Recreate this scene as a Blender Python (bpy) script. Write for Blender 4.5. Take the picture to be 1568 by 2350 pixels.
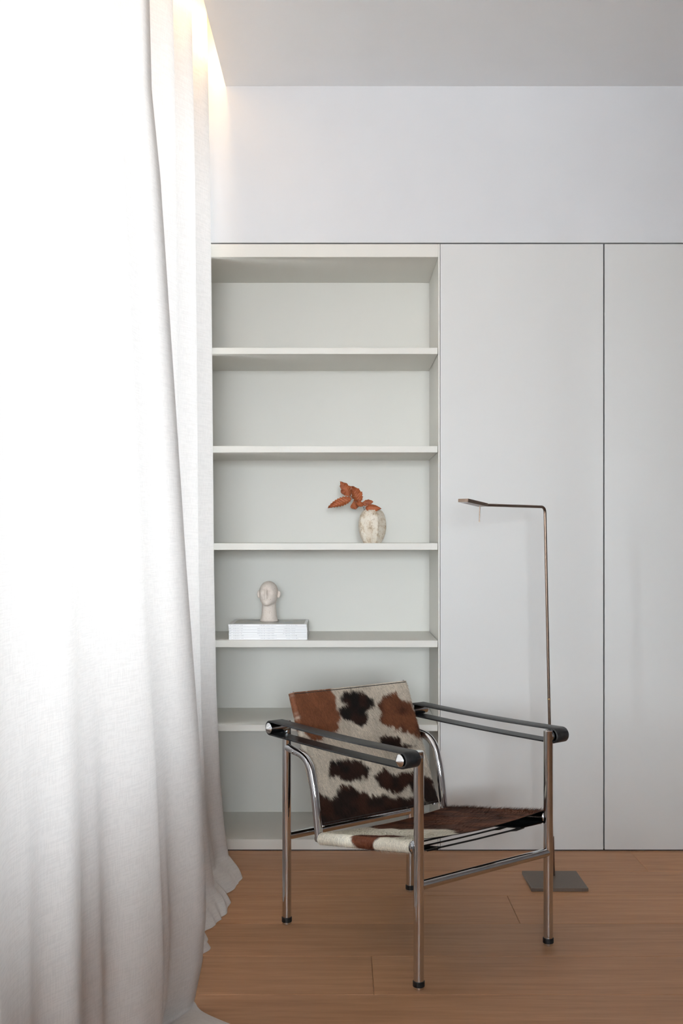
import bpy, bmesh, math, random
import numpy as np
from mathutils import Vector, Matrix

for _o in list(bpy.data.objects):
    bpy.data.objects.remove(_o, do_unlink=True)
SC = bpy.context.scene
COL = SC.collection

# ------------------------------------------------------------------ camera
# metres; camera stands at the origin and looks along +Y with a level, shifted lens
H = 1.1046            # eye height
D = 3.83              # distance to the cabinet wall
cam = bpy.data.cameras.new('camera')
cam.sensor_fit = 'VERTICAL'
cam.sensor_height = 36.0
cam.sensor_width = 24.0
cam.lens = 2490.0 / 2350.0 * 36.0
cam.shift_y = 60.0 / 2350.0
cam.clip_start = 0.05
camo = bpy.data.objects.new('camera', cam)
COL.objects.link(camo)
camo.location = (0, 0, H)
camo.rotation_euler = (math.pi / 2, 0, 0)
SC.camera = camo

# ------------------------------------------------------------------ world: overcast sky, darker ground
SKY_STRENGTH = 52.0
w = bpy.data.worlds.new('overcast')
SC.world = w
w.use_nodes = True
nt = w.node_tree
nt.nodes.clear()
wo = nt.nodes.new('ShaderNodeOutputWorld')
bg = nt.nodes.new('ShaderNodeBackground')
tc = nt.nodes.new('ShaderNodeTexCoord')
sx = nt.nodes.new('ShaderNodeSeparateXYZ')
cr = nt.nodes.new('ShaderNodeValToRGB')
mp = nt.nodes.new('ShaderNodeMapRange')
mp.inputs[1].default_value = -1.0
mp.inputs[2].default_value = 1.0
nt.links.new(tc.outputs['Generated'], sx.inputs[0])
nt.links.new(sx.outputs['Z'], mp.inputs[0])
nt.links.new(mp.outputs[0], cr.inputs[0])
cr.color_ramp.elements[0].position = 0.47
cr.color_ramp.elements[0].color = (0.77, 0.81, 0.83, 1)
cr.color_ramp.elements[1].position = 0.53
cr.color_ramp.elements[1].color = (0.86, 0.945, 1.0, 1)
nt.links.new(cr.outputs[0], bg.inputs[0])
bg.inputs[1].default_value = SKY_STRENGTH
nt.links.new(bg.outputs[0], wo.inputs[0])

# window openings guide the sampling of the sky (portals emit nothing themselves)
WIN = [(1.15, 3.825, 0.62, 2.66)]   # y0, y1, z0, z1
XW = -0.87                                                    # inner face of the window wall
for (y0, y1, z0, z1) in WIN:
    L = bpy.data.lights.new('window_portal', 'AREA')
    L.shape = 'RECTANGLE'
    L.size = y1 - y0
    L.size_y = z1 - z0
    L.cycles.is_portal = True
    o = bpy.data.objects.new('window_portal', L)
    COL.objects.link(o)
    o.matrix_world = Matrix(((0, 0, -1, XW - 0.11), (1, 0, 0, (y0 + y1) / 2), (0, -1, 0, (z0 + z1) / 2), (0, 0, 0, 1)))

REAR_FILL_WIN = (-0.70, 0.95, 0.92, 2.15)                              # x0, x1, z0, z1 of an unseen rear window added for frontal light
YR = -4.40
L = bpy.data.lights.new('window_portal', 'AREA')
L.shape = 'RECTANGLE'
L.size = REAR_FILL_WIN[1] - REAR_FILL_WIN[0]
L.size_y = REAR_FILL_WIN[3] - REAR_FILL_WIN[2]
L.cycles.is_portal = True
o = bpy.data.objects.new('window_portal', L)
COL.objects.link(o)
o.matrix_world = Matrix(((1, 0, 0, (REAR_FILL_WIN[0] + REAR_FILL_WIN[1]) / 2), (0, 0, 1, YR - 0.11), (0, 1, 0, (REAR_FILL_WIN[2] + REAR_FILL_WIN[3]) / 2), (0, 0, 0, 1)))
o.matrix_world = Matrix.Translation(o.matrix_world.translation) @ Matrix.Rotation(math.radians(90), 4, 'X')

vs = SC.view_settings
vs.view_transform = 'Standard'
vs.look = 'None'
vs.gamma = 1.0
vs.use_curve_mapping = False
vs.exposure = 0.24
SC.cycles.max_bounces = 5
SC.cycles.diffuse_bounces = 4
SC.cycles.glossy_bounces = 4
SC.cycles.transmission_bounces = 4
SC.cycles.transparent_max_bounces = 5
SC.cycles.sample_clamp_indirect = 6.0
SC.cycles.caustics_reflective = False
SC.cycles.use_light_tree = False
SC.cycles.use_adaptive_sampling = True
SC.cycles.adaptive_threshold = 0.05
SC.cycles.adaptive_min_samples = 12

# ------------------------------------------------------------------ helpers
def new_mat(name):
    m = bpy.data.materials.new(name)
    m.use_nodes = True
    n = m.node_tree.nodes
    n.clear()
    out = n.new('ShaderNodeOutputMaterial')
    return m, n, m.node_tree.links, out

def noise(n, l, scale=(1, 1, 1), sc=5.0, detail=4.0, rough=0.5, coord='Object', rnd=False, dist=0.0):
    tcn = n.new('ShaderNodeTexCoord')
    mpn = n.new('ShaderNodeMapping')
    mpn.inputs['Scale'].default_value = scale
    l.new(tcn.outputs[coord], mpn.inputs['Vector'])
    if rnd:
        oi = n.new('ShaderNodeObjectInfo')
        mul = n.new('ShaderNodeMath')
        mul.operation = 'MULTIPLY'
        mul.inputs[1].default_value = 37.0
        l.new(oi.outputs['Random'], mul.inputs[0])
        cmb = n.new('ShaderNodeCombineXYZ')
        for k in range(3):
            l.new(mul.outputs[0], cmb.inputs[k])
        l.new(cmb.outputs[0], mpn.inputs['Location'])
    nz = n.new('ShaderNodeTexNoise')
    nz.inputs['Scale'].default_value = sc
    nz.inputs['Detail'].default_value = detail
    nz.inputs['Roughness'].default_value = rough
    nz.inputs['Distortion'].default_value = dist
    l.new(mpn.outputs[0], nz.inputs['Vector'])
    return nz.outputs['Fac']

def ramp(n, l, fac, stops):
    r = n.new('ShaderNodeValToRGB')
    e = r.color_ramp.elements
    while len(e) < len(stops):
        e.new(0.5)
    for k, (p, c) in enumerate(stops):
        e[k].position = p
        e[k].color = (c[0], c[1], c[2], 1)
    l.new(fac, r.inputs[0])
    return r.outputs[0]

def bump(n, l, fac, strength, dist=0.001):
    b = n.new('ShaderNodeBump')
    b.inputs['Strength'].default_value = strength
    b.inputs['Distance'].default_value = dist
    l.new(fac, b.inputs['Height'])
    return b.outputs[0]

def simple(name, col, rough=0.5, metal=0.0, var=0.04, nscale=20.0, bmp=0.0, spec=0.5, bdist=0.0005, coat=0.0):
    m, n, l, out = new_mat(name)
    p = n.new('ShaderNodeBsdfPrincipled')
    f = noise(n, l, sc=nscale, detail=1.0)
    lo = tuple(c * (1 - var) for c in col)
    hi = tuple(min(1.0, c * (1 + var)) for c in col)
    l.new(ramp(n, l, f, [(0.3, lo), (0.7, hi)]), p.inputs['Base Color'])
    p.inputs['Roughness'].default_value = rough
    p.inputs['Metallic'].default_value = metal
    p.inputs['Specular IOR Level'].default_value = spec
    p.inputs['Coat Weight'].default_value = coat
    if bmp > 0:
        f2 = noise(n, l, sc=nscale * 12, detail=2)
        l.new(bump(n, l, f2, bmp, bdist), p.inputs['Normal'])
    l.new(p.outputs[0], out.inputs[0])
    return m

def tag(o, label=None, cat=None, group=None, kind=None):
    if label: o['label'] = label
    if cat: o['category'] = cat
    if group: o['group'] = group
    if kind: o['kind'] = kind
    return o

def obj(name, verts, faces, m=None, parent=None, smooth=False, loc=None, rot=None):
    me = bpy.data.meshes.new(name)
    me.from_pydata([tuple(v) for v in verts], [], [tuple(f) for f in faces])
    me.update()
    if smooth:
        me.polygons.foreach_set('use_smooth', [True] * len(me.polygons))
    if m:
        me.materials.append(m)
    o = bpy.data.objects.new(name, me)
    COL.objects.link(o)
    if parent: o.parent = parent
    if loc: o.location = loc
    if rot: o.rotation_euler = rot
    return o

def empty(name, loc, rz=0.0):
    o = bpy.data.objects.new(name, None)
    o.empty_display_size = 0.1
    COL.objects.link(o)
    o.location = loc
    o.rotation_euler = (0, 0, rz)
    return o

def box_vf(x0, x1, y0, y1, z0, z1, off=0):
    v = [(x0, y0, z0), (x1, y0, z0), (x1, y1, z0), (x0, y1, z0), (x0, y0, z1), (x1, y0, z1), (x1, y1, z1), (x0, y1, z1)]
    f = [(0, 3, 2, 1), (4, 5, 6, 7), (0, 1, 5, 4), (1, 2, 6, 5), (2, 3, 7, 6), (3, 0, 4, 7)]
    return v, [tuple(i + off for i in q) for q in f]

def boxes(name, lst, m, parent=None, bevel=0.0):
    V, F = [], []
    for b in lst:
        v, f = box_vf(*b, off=len(V))
        V += v
        F += f
    o = obj(name, V, F, m, parent)
    if bevel > 0:
        bm = bmesh.new()
        bm.from_mesh(o.data)
        bmesh.ops.bevel(bm, geom=list(bm.edges), offset=bevel, segments=2, affect='EDGES', profile=0.5)
        bm.to_mesh(o.data)
        bm.free()
    return o

def frame_dirs(pts):
    P = [Vector(p) for p in pts]
    T = []
    for i in range(len(P)):
        a = P[max(i - 1, 0)]
        b = P[min(i + 1, len(P) - 1)]
        T.append((b - a).normalized())
    up = Vector((0, 0, 1)) if abs(T[0].z) < 0.9 else Vector((1, 0, 0))
    N = (up - T[0] * up.dot(T[0])).normalized()
    res = []
    for i, t in enumerate(T):
        N = (N - t * N.dot(t)).normalized()
        res.append((P[i], t, N, t.cross(N)))
    return res

def tube_vf(pts, r, seg=20, off=0, caps=True):
    fr = frame_dirs(pts)
    rr = r if hasattr(r, '__len__') else [r] * len(pts)
    V, F = [], []
    for (p, t, n_, b), q in zip(fr, rr):
        for k in range(seg):
            a = 2 * math.pi * k / seg
            V.append(tuple(p + n_ * (math.cos(a) * q) + b * (math.sin(a) * q)))
    for i in range(len(pts) - 1):
        for k in range(seg):
            k2 = (k + 1) % seg
            F.append((off + i * seg + k, off + i * seg + k2, off + (i + 1) * seg + k2, off + (i + 1) * seg + k))
    if caps:
        F.append(tuple(off + k for k in reversed(range(seg))))
        F.append(tuple(off + (len(pts) - 1) * seg + k for k in range(seg)))
    return V, F

def sharp_smooth(o, deg=35):
    bm = bmesh.new()
    bm.from_mesh(o.data)
    for f in bm.faces:
        f.smooth = True
    for e in bm.edges:
        if len(e.link_faces) == 2 and e.calc_face_angle(0) > math.radians(deg):
            e.smooth = False
    bm.to_mesh(o.data)
    bm.free()
    return o

def tube(name, pts, r, m, parent=None, seg=20):
    V, F = tube_vf(pts, r, seg)
    return sharp_smooth(obj(name, V, F, m, parent))

def fillet(pts, rad, n=8):
    P = [Vector(p) for p in pts]
    out = [P[0]]
    for i in range(1, len(P) - 1):
        a = (P[i - 1] - P[i])
        b = (P[i + 1] - P[i])
        r = rad[i - 1] if hasattr(rad, '__len__') else rad
        ra = min(r, a.length * 0.49)
        rb = min(r, b.length * 0.49)
        s = P[i] + a.normalized() * ra
        e = P[i] + b.normalized() * rb
        for k in range(n + 1):
            t = k / n
            out.append(s * (1 - t) ** 2 + P[i] * (2 * t * (1 - t)) + e * t * t)
    out.append(P[-1])
    return out

def grid_faces(nu, nv, off=0, closed=False):
    F = []
    for i in range(nu - 1):
        for j in range(nv - (0 if closed else 1)):
            j2 = (j + 1) % nv
            F.append((off + i * nv + j, off + i * nv + j2, off + (i + 1) * nv + j2, off + (i + 1) * nv + j))
    return F

rng = np.random.RandomState(7)
_tab = rng.rand(256, 256)
def vnoise(x, y):
    x = np.asarray(x, float); y = np.asarray(y, float)
    xi = np.floor(x).astype(int); yi = np.floor(y).astype(int)
    fx = x - xi; fy = y - yi
    fx = fx * fx * (3 - 2 * fx); fy = fy * fy * (3 - 2 * fy)
    a = _tab[xi % 256, yi % 256]; b = _tab[(xi + 1) % 256, yi % 256]
    c = _tab[xi % 256, (yi + 1) % 256]; d = _tab[(xi + 1) % 256, (yi + 1) % 256]
    return (a * (1 - fx) + b * fx) * (1 - fy) + (c * (1 - fx) + d * fx) * fy - 0.5

def smooth01(t):
    t = np.clip(t, 0, 1)
    return t * t * (3 - 2 * t)

# ------------------------------------------------------------------ materials
M_WALL = simple('wall_paint', (0.745, 0.755, 0.78), 0.75, var=0.01, nscale=6)
M_CEIL = simple('ceiling_paint', (0.93, 0.94, 0.955), 0.8, var=0.01, nscale=6)
M_CAB = simple('cabinet_lacquer', (0.735, 0.735, 0.725), 0.42, var=0.008, nscale=4, spec=0.35)
M_SHELF = simple('shelf_lacquer', (0.785, 0.768, 0.718), 0.42, var=0.008, nscale=4, spec=0.35)
M_DARK = simple('cabinet_recess_shadow_gap', (0.10, 0.085, 0.075), 0.8)
M_FRAME = simple('window_frame_paint', (0.75, 0.75, 0.75), 0.5)
M_CHROME = simple('polished_chrome', (0.67, 0.675, 0.69), 0.05, 1.0, var=0.01)
M_BRUSH = simple('brushed_aluminium', (0.78, 0.79, 0.80), 0.22, 1.0, var=0.03, nscale=80)
M_LEATHER = simple('black_leather', (0.018, 0.018, 0.019), 0.42, var=0.25, nscale=120, bmp=0.25, spec=0.5)
M_RUBBER = simple('black_rubber', (0.012, 0.012, 0.013), 0.55)
M_CORD = simple('black_elastic_cord', (0.012, 0.011, 0.011), 0.5)
M_BRONZE = simple('bronze_metal', (0.21, 0.150, 0.115), 0.30, 0.9, var=0.05, nscale=60)
M_BRONZE2 = simple('bronze_base_plate', (0.16, 0.125, 0.10), 0.5, 0.6, var=0.05, nscale=200)
M_DIFF = simple('frosted_diffuser', (0.62, 0.62, 0.64), 0.5)
M_BRASS = simple('brass_joint', (0.72, 0.50, 0.25), 0.25, 1.0)
M_SUEDE = simple('hide_underside', (0.03, 0.026, 0.024), 0.8, var=0.3, nscale=60)

# oak
m, n, l, out = new_mat('oiled_oak')
p = n.new('ShaderNodeBsdfPrincipled')
g1 = noise(n, l, (0.9, 14, 1), 3.0, 6, 0.6, rnd=True, dist=0.6)
g2 = noise(n, l, (2.5, 110, 1), 4.0, 3, 0.6, rnd=True)
oi = n.new('ShaderNodeObjectInfo')
c1 = ramp(n, l, g1, [(0.25, (0.345, 0.168, 0.080)), (0.5, (0.42, 0.218, 0.108)), (0.78, (0.49, 0.268, 0.142))])
c2 = ramp(n, l, g2, [(0.3, (0.86, 0.84, 0.82)), (0.7, (1.04, 1.03, 1.02))])
mx = n.new('ShaderNodeMix'); mx.data_type = 'RGBA'; mx.blend_type = 'MULTIPLY'; mx.inputs[0].default_value = 1.0
l.new(c1, mx.inputs[6]); l.new(c2, mx.inputs[7])
c3 = ramp(n, l, oi.outputs['Random'], [(0.0, (0.93, 0.94, 0.96)), (1.0, (1.19, 1.15, 1.10))])
mx2 = n.new('ShaderNodeMix'); mx2.data_type = 'RGBA'; mx2.blend_type = 'MULTIPLY'; mx2.inputs[0].default_value = 1.0
l.new(mx.outputs[2], mx2.inputs[6]); l.new(c3, mx2.inputs[7])
l.new(mx2.outputs[2], p.inputs['Base Color'])
p.inputs['Roughness'].default_value = 0.5
p.inputs['Specular IOR Level'].default_value = 0.35
l.new(bump(n, l, g2, 0.12, 0.0006), p.inputs['Normal'])
l.new(p.outputs[0], out.inputs[0])
M_OAK = m

# sheer linen: part of the light scatters back, part passes through
def linen(name, trans, base=(0.72, 0.69, 0.67)):
    m, n, l, out = new_mat(name)
    df = n.new('ShaderNodeBsdfDiffuse')
    tr = n.new('ShaderNodeBsdfTranslucent')
    f1 = noise(n, l, (1, 1, 0.12), 420.0, 1)
    f2 = noise(n, l, (0.05, 0.05, 1), 420.0, 1)
    ad = n.new('ShaderNodeMath'); ad.operation = 'ADD'
    l.new(f1, ad.inputs[0]); l.new(f2, ad.inputs[1])
    col = ramp(n, l, ad.outputs[0], [(0.75, tuple(c * 0.92 for c in base)), (1.0, base)])
    # ramp factor is clamped to one, so halve first
    hv = n.new('ShaderNodeMath'); hv.operation = 'MULTIPLY'; hv.inputs[1].default_value = 0.9
    l.new(ad.outputs[0], hv.inputs[0])
    l.new(hv.outputs[0], col.node.inputs[0])
    l.new(col, df.inputs[0]); l.new(col, tr.inputs[0])
    a = n.new('ShaderNodeMixShader'); a.inputs[0].default_value = trans
    l.new(df.outputs[0], a.inputs[1]); l.new(tr.outputs[0], a.inputs[2])
    l.new(a.outputs[0], out.inputs[0])
    return m
M_LINEN = linen('sheer_linen', 0.060)
M_LINEN_B = linen('sheer_linen_dimmed', 0.050)  # same linen, transmission lowered so the far curtain glows less
M_HEM = linen('sheer_linen_doubled', 0.052)

# window glass: clear with a fresnel sheen
m, n, l, out = new_mat('window_glass')
tp = n.new('ShaderNodeBsdfTransparent')
gl = n.new('ShaderNodeBsdfGlossy'); gl.inputs['Roughness'].default_value = 0.02
fr = n.new('ShaderNodeFresnel'); fr.inputs[0].default_value = 1.45
ms = n.new('ShaderNodeMixShader')
l.new(fr.outputs[0], ms.inputs[0]); l.new(tp.outputs[0], ms.inputs[1]); l.new(gl.outputs[0], ms.inputs[2])
l.new(ms.outputs[0], out.inputs[0])
M_GLASS = m

# warm light strip
m, n, l, out = new_mat('warm_light_strip')
em = n.new('ShaderNodeEmission')
em.inputs[0].default_value = (1.0, 0.66, 0.34, 1)
em.inputs[1].default_value = 32.0
l.new(em.outputs[0], out.inputs[0])
M_LED = m

# vertex-coloured hide and hair (natural coat pattern)
m, n, l, out = new_mat('cow_hide')
p = n.new('ShaderNodeBsdfPrincipled')
vc = n.new('ShaderNodeVertexColor'); vc.layer_name = 'coat'
f = noise(n, l, (1, 1, 1), 260.0, 2)
c = ramp(n, l, f, [(0.3, (0.82, 0.82, 0.82)), (0.7, (1.06, 1.06, 1.06))])
mx = n.new('ShaderNodeMix'); mx.data_type = 'RGBA'; mx.blend_type = 'MULTIPLY'; mx.inputs[0].default_value = 1.0
l.new(vc.outputs[0], mx.inputs[6]); l.new(c, mx.inputs[7])
l.new(mx.outputs[2], p.inputs['Base Color'])
p.inputs['Roughness'].default_value = 0.6
p.inputs['Specular IOR Level'].default_value = 0.18
l.new(p.outputs[0], out.inputs[0])
M_HIDE = m

# ------------------------------------------------------------------ room shell
XR, YB, ZC = 5.00, -4.40, 2.70
XCOVE = -0.409
ZGAP = 2.1477                      # underside of the wall above the cabinets
S = lambda o: tag(o, kind='structure')
S(boxes('floor', [(-1.10, XR + 0.2, YB - 0.2, D + 0.6, -0.12, -0.0145)], M_DARK))
FLOOR = bpy.data.objects['floor']
# oak planks, rows along X; joints measured at y = 2.625 + k * 0.2425
random.seed(4)
PW = 0.2425
joints = {0: [0.079], 2: [0.512], 4: [1.018]}
row_y0 = 2.625
k0 = -30
for k in range(k0, 5):
    y0 = row_y0 + k * PW
    y1 = y0 + PW
    if y1 < YB: continue
    y0c = max(y0, YB)
    if k in joints:
        j = joints[k][0]
    else:
        j = (0.079 + 0.73 * k * 1.37) % 2.2 - 0.6
        if k == 1: j = 1.62
        if k == 3: j = 1.75
        if k == -1: j = 1.45
    cuts = sorted([j + q * 2.2 for q in (-2, -1, 0, 1, 2, 3)])
    cuts = [-1.0] + [c for c in cuts if -0.86 < c < XR - 0.02] + [XR + 0.02]
    for a, b in zip(cuts[:-1], cuts[1:]):
        g = 0.0003
        c = 0.0013
        xm, ym = (a + b) / 2, (y0c + y1) / 2
        hx, hy = (b - a) / 2 - g, (y1 - y0c) / 2 - g
        V = [(-hx, -hy, -0.014), (hx, -hy, -0.014), (hx, hy, -0.014), (-hx, hy, -0.014),
             (-hx, -hy, -c), (hx, -hy, -c), (hx, hy, -c), (-hx, hy, -c),
             (-hx + c, -hy + c, 0), (hx - c, -hy + c, 0), (hx - c, hy - c, 0), (-hx + c, hy - c, 0)]
        F = [(0, 3, 2, 1), (8, 9, 10, 11)]
        for q in range(4):
            q2 = (q + 1) % 4
            F += [(q, q2, 4 + q2, 4 + q), (4 + q, 4 + q2, 8 + q2, 8 + q)]
        obj('plank', V, F, M_OAK, FLOOR, loc=(xm, ym, 0))

# ceiling slab with the curtain pocket on its window side
S(boxes('ceiling', [(XCOVE, XR + 0.2, YB - 0.2, D, ZC, 3.06), (XW - 0.2, XCOVE, YB - 0.2, D, 3.0, 3.06)], M_CEIL))
S(boxes('wall_back', [(XW - 0.2, XR + 0.2, D, D + 0.45, ZGAP, 3.06),
                      (1.515, XR + 0.2, D, D + 0.45, -0.014, ZGAP),
                      (XW - 0.2, -0.53, D, D + 0.45, -0.014, ZGAP)], M_WALL))
S(boxes('wall_right', [(XR, XR + 0.2, YB - 0.2, D, -0.014, ZC)], M_WALL))
x0, x1, z0, z1 = REAR_FILL_WIN
S(boxes('wall_rear', [(XW, x0, YB - 0.1, YB, -0.014, 3.0), (x1, XR, YB - 0.1, YB, -0.014, 3.0),
                      (x0, x1, YB - 0.1, YB, -0.014, z0), (x0, x1, YB - 0.1, YB, z1, 3.0)], M_WALL))
t = 0.05
xm = (x0 + x1) / 2
wf = S(boxes('window_2', [(x0, x1, YB - 0.09, YB - 0.03, z0, z0 + t), (x0, x1, YB - 0.09, YB - 0.03, z1 - t, z1),  # frame of the unseen window added as frontal fill
                          (x0, x0 + t, YB - 0.09, YB - 0.03, z0 + t, z1 - t), (x1 - t, x1, YB - 0.09, YB - 0.03, z0 + t, z1 - t),
                          (xm - t / 2, xm + t / 2, YB - 0.09, YB - 0.03, z0 + t, z1 - t)], M_FRAME))
# unseen light blocker added behind the camera: dims the right side and low areas
S(boxes('wall_light_blocker', [(0.80, XR, -0.80, -0.62, -0.014, ZC), (XW, 0.80, -0.80, -0.62, -0.014, 0.79)], M_WALL))
wl = []
ys = [YB - 0.2]
for (y0, y1, z0, z1) in WIN:
    wl.append((XW - 0.1, XW, ys[-1], y0, -0.014, 3.06))
    wl.append((XW - 0.1, XW, y0, y1, -0.014, z0))
    wl.append((XW - 0.1, XW, y0, y1, z1, 3.06))
    ys.append(y1)
wl.append((XW - 0.1, XW, ys[-1], D, -0.014, 3.06))
S(boxes('wall_left', wl, M_WALL))
for i, (y0, y1, z0, z1) in enumerate(WIN):
    t = 0.05
    xa, xb = XW - 0.09, XW - 0.03
    ym = (y0 + y1) / 2
    wf = S(boxes('window_%d' % (i + 1), [(xa, xb, y0, y1, z0, z0 + t), (xa, xb, y0, y1, z1 - t, z1),
                                        (xa, xb, y0, y0 + t, z0 + t, z1 - t), (xa, xb, y1 - t, y1, z0 + t, z1 - t),
                                        (xa, xb, ym - t / 2, ym + t / 2, z0 + t, z1 - t)], M_FRAME))
    for (ya, yb) in ((y0 + t, ym - t / 2), (ym + t / 2, y1 - t)):
        boxes('pane', [(XW - 0.063, XW - 0.057, ya, yb, z0 + t, z1 - t)], M_GLASS, wf)
    boxes('window_sill', [(XW - 0.03, XW + 0.03, y0, y1, z0, z0 + 0.025)], M_FRAME, wf)
# curtain rail inside the pocket
S(boxes('curtain_rail', [(-0.53, -0.50, 0.95, 3.80, 2.975, 3.0)], M_FRAME))

# warm light strip hidden on the inner face of the pocket
led = boxes('cove_light_strip', [(XCOVE - 0.012, XCOVE - 0.0005, -0.4, 3.80, 2.775, 2.787)], M_LED)
tag(led, 'warm glowing light strip hidden in the curtain pocket at the ceiling edge', 'light strip')

# ------------------------------------------------------------------ built-in cabinets
ZD0, ZD1 = 0.005, 2.1430
YBK = D / 0.908                    # back of the shelves
XS0, XS1 = -0.505, 0.3415          # inner faces of the open shelf unit
case = empty('bookcase', (0, D, 0))
tag(case, 'white built-in open bookcase with five shelves beside the curtain', 'bookcase')
def cbox(name, x0, x1, y0, y1, z0, z1, m=M_SHELF, parent=case, bevel=0.0008):
    return boxes(name, [(x0, x1, y0 - D, y1 - D, z0, z1)], m, parent, bevel)
cbox('side_panel', XS0 - 0.02, XS0, D, YBK, ZD0, ZD1)
cbox('side_panel', XS1, XS1 + 0.0062, D, YBK, ZD0, ZD1)
cbox('back_panel', XS0 - 0.02, XS1 + 0.0062, YBK, YBK + 0.012, ZD0, ZD1)
zpx = lambda y: H - (y - 1235.0) / 650.0
cbox('top_panel', XS0, XS1 - 0.0004, D + 0.0005, YBK, zpx(590), ZD1)
SH = [(798, 812.5), (1023.5, 1038.5), (1246.5, 1262), (1470, 1485.5), (1663.5, 1678)]
for (a, b) in SH:
    cbox('shelf', XS0, XS1 - 0.0018, D + 0.001, YBK, zpx(b), zpx(a))
cbox('base_panel', XS0, XS1 - 0.0012, D + 0.001, YBK, ZD0, zpx(1926.5))

for i, (xa, xb, lab) in enumerate(((0.3490, 0.9245, 'tall white wardrobe cabinet with flush door behind the floor lamp'),
                                   (0.9295, 1.5090, 'tall white wardrobe cabinet with flush door at the right edge, cut by the frame'))):
    cb = empty('wardrobe_cabinet', (xa, D, 0))
    tag(cb, lab, 'cabinet', 'flush wardrobe cabinets')
    boxes('body', [(0.0, xb - xa, 0.024, YBK - D, 0.004, ZD1)], M_DARK, cb)
    boxes('door', [(0.0, xb - xa, 0.0, 0.021, ZD0, ZD1)], M_CAB, cb, 0.001)

# ------------------------------------------------------------------ curtains
def sheet(name, P, m, parent=None):
    nu, nv = P.shape[0], P.shape[1]
    return obj(name, P.reshape(-1, 3), grid_faces(nu, nv), m, parent, smooth=True)

# near curtain: runs along the window from y = 1.0 to 2.6, leading edge swings into the room towards the floor
ZE = np.array([0.0, 0.05, 0.10, 0.20, 0.2536, 0.41, 0.619, 0.828, 1.037, 1.402, 1.663, 1.976, 2.185, 2.394, 2.97])
XE = np.array([-0.350, -0.340, -0.330, -0.3230, -0.3237, -0.333, -0.3435, -0.359, -0.3749, -0.3989, -0.4166, -0.4375, -0.4584, -0.4636, -0.480])
def near_curtain():
    nu, nv = 300, 150
    yy = np.linspace(1.00, 2.62, nu)
    tz = np.linspace(0, 1, nv)
    zz = 2.97 * (1 - tz) ** 1.0
    Y, Z = np.meshgrid(yy, zz, indexing='ij')
    ph = (2.62 - Y) / 0.42
    a = ph - np.floor(ph)
    fold = 0.5 + 0.5 * np.cos(2 * np.pi * ph)           # 1 at ridges
    fold = fold ** 1.35
    dep = 0.036 + 0.008 * np.sin(ph * 2.1)
    # minor creases that open towards the floor
    low = smooth01((1.1 - Z) / 1.1)
    crease = 0.010 * low * np.sin(2 * np.pi * ph * 2 + 1.0 + 0.8 * Z) + 0.006 * low * np.sin(2 * np.pi * ph * 3.3 + 2.0)
    xe = np.interp(Z, ZE, XE)
    flare = xe + 0.480
    wgt = 0.30 + 0.70 * smooth01((Y - 1.75) / 0.85)
    X = -0.480 + flare * wgt - dep * (1 - fold) * (1 + 0.15 * low) + crease * (1 - smooth01((Y - 2.45) / 0.15))
    Yd = Y - 0.05 * smooth01((0.6 - Z) / 0.6) * smooth01((Y - 2.2) / 0.4)
    P = np.stack([X, Yd, np.maximum(Z, 0.004)], -1)
    # pool on the floor: the hem runs on outwards
    npl = 16
    base = P[:, -1, :].copy()
    rows = []
    for q in range(1, npl + 1):
        t = q / npl
        plen = 0.175 * smooth01((2.64 - yy) / 0.15) + 0.010
        ruff = 0.5 + 0.5 * np.sin(yy * 21.0 + 0.6)
        r = base.copy()
        r[:, 0] += plen * t * (0.75 + 0.25 * ruff)
        r[:, 1] += -0.03 * t
        r[:, 2] = 0.004 + 0.022 * np.sin(np.pi * min(1.0, t * 1.05)) * ruff + 0.004 * (1 - t)
        rows.append(r[:, None, :])
    P = np.concatenate([P] + rows, 1)
    return P
PA = near_curtain()
ca = sheet('linen_curtain', PA[:-7], M_LINEN)
tag(ca, 'large white sheer linen curtain in the foreground glowing with window light', 'curtain', 'sheer window curtains')
hemP = PA[-8:]
hem = sheet('side_hem', hemP, M_HEM, ca)

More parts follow.
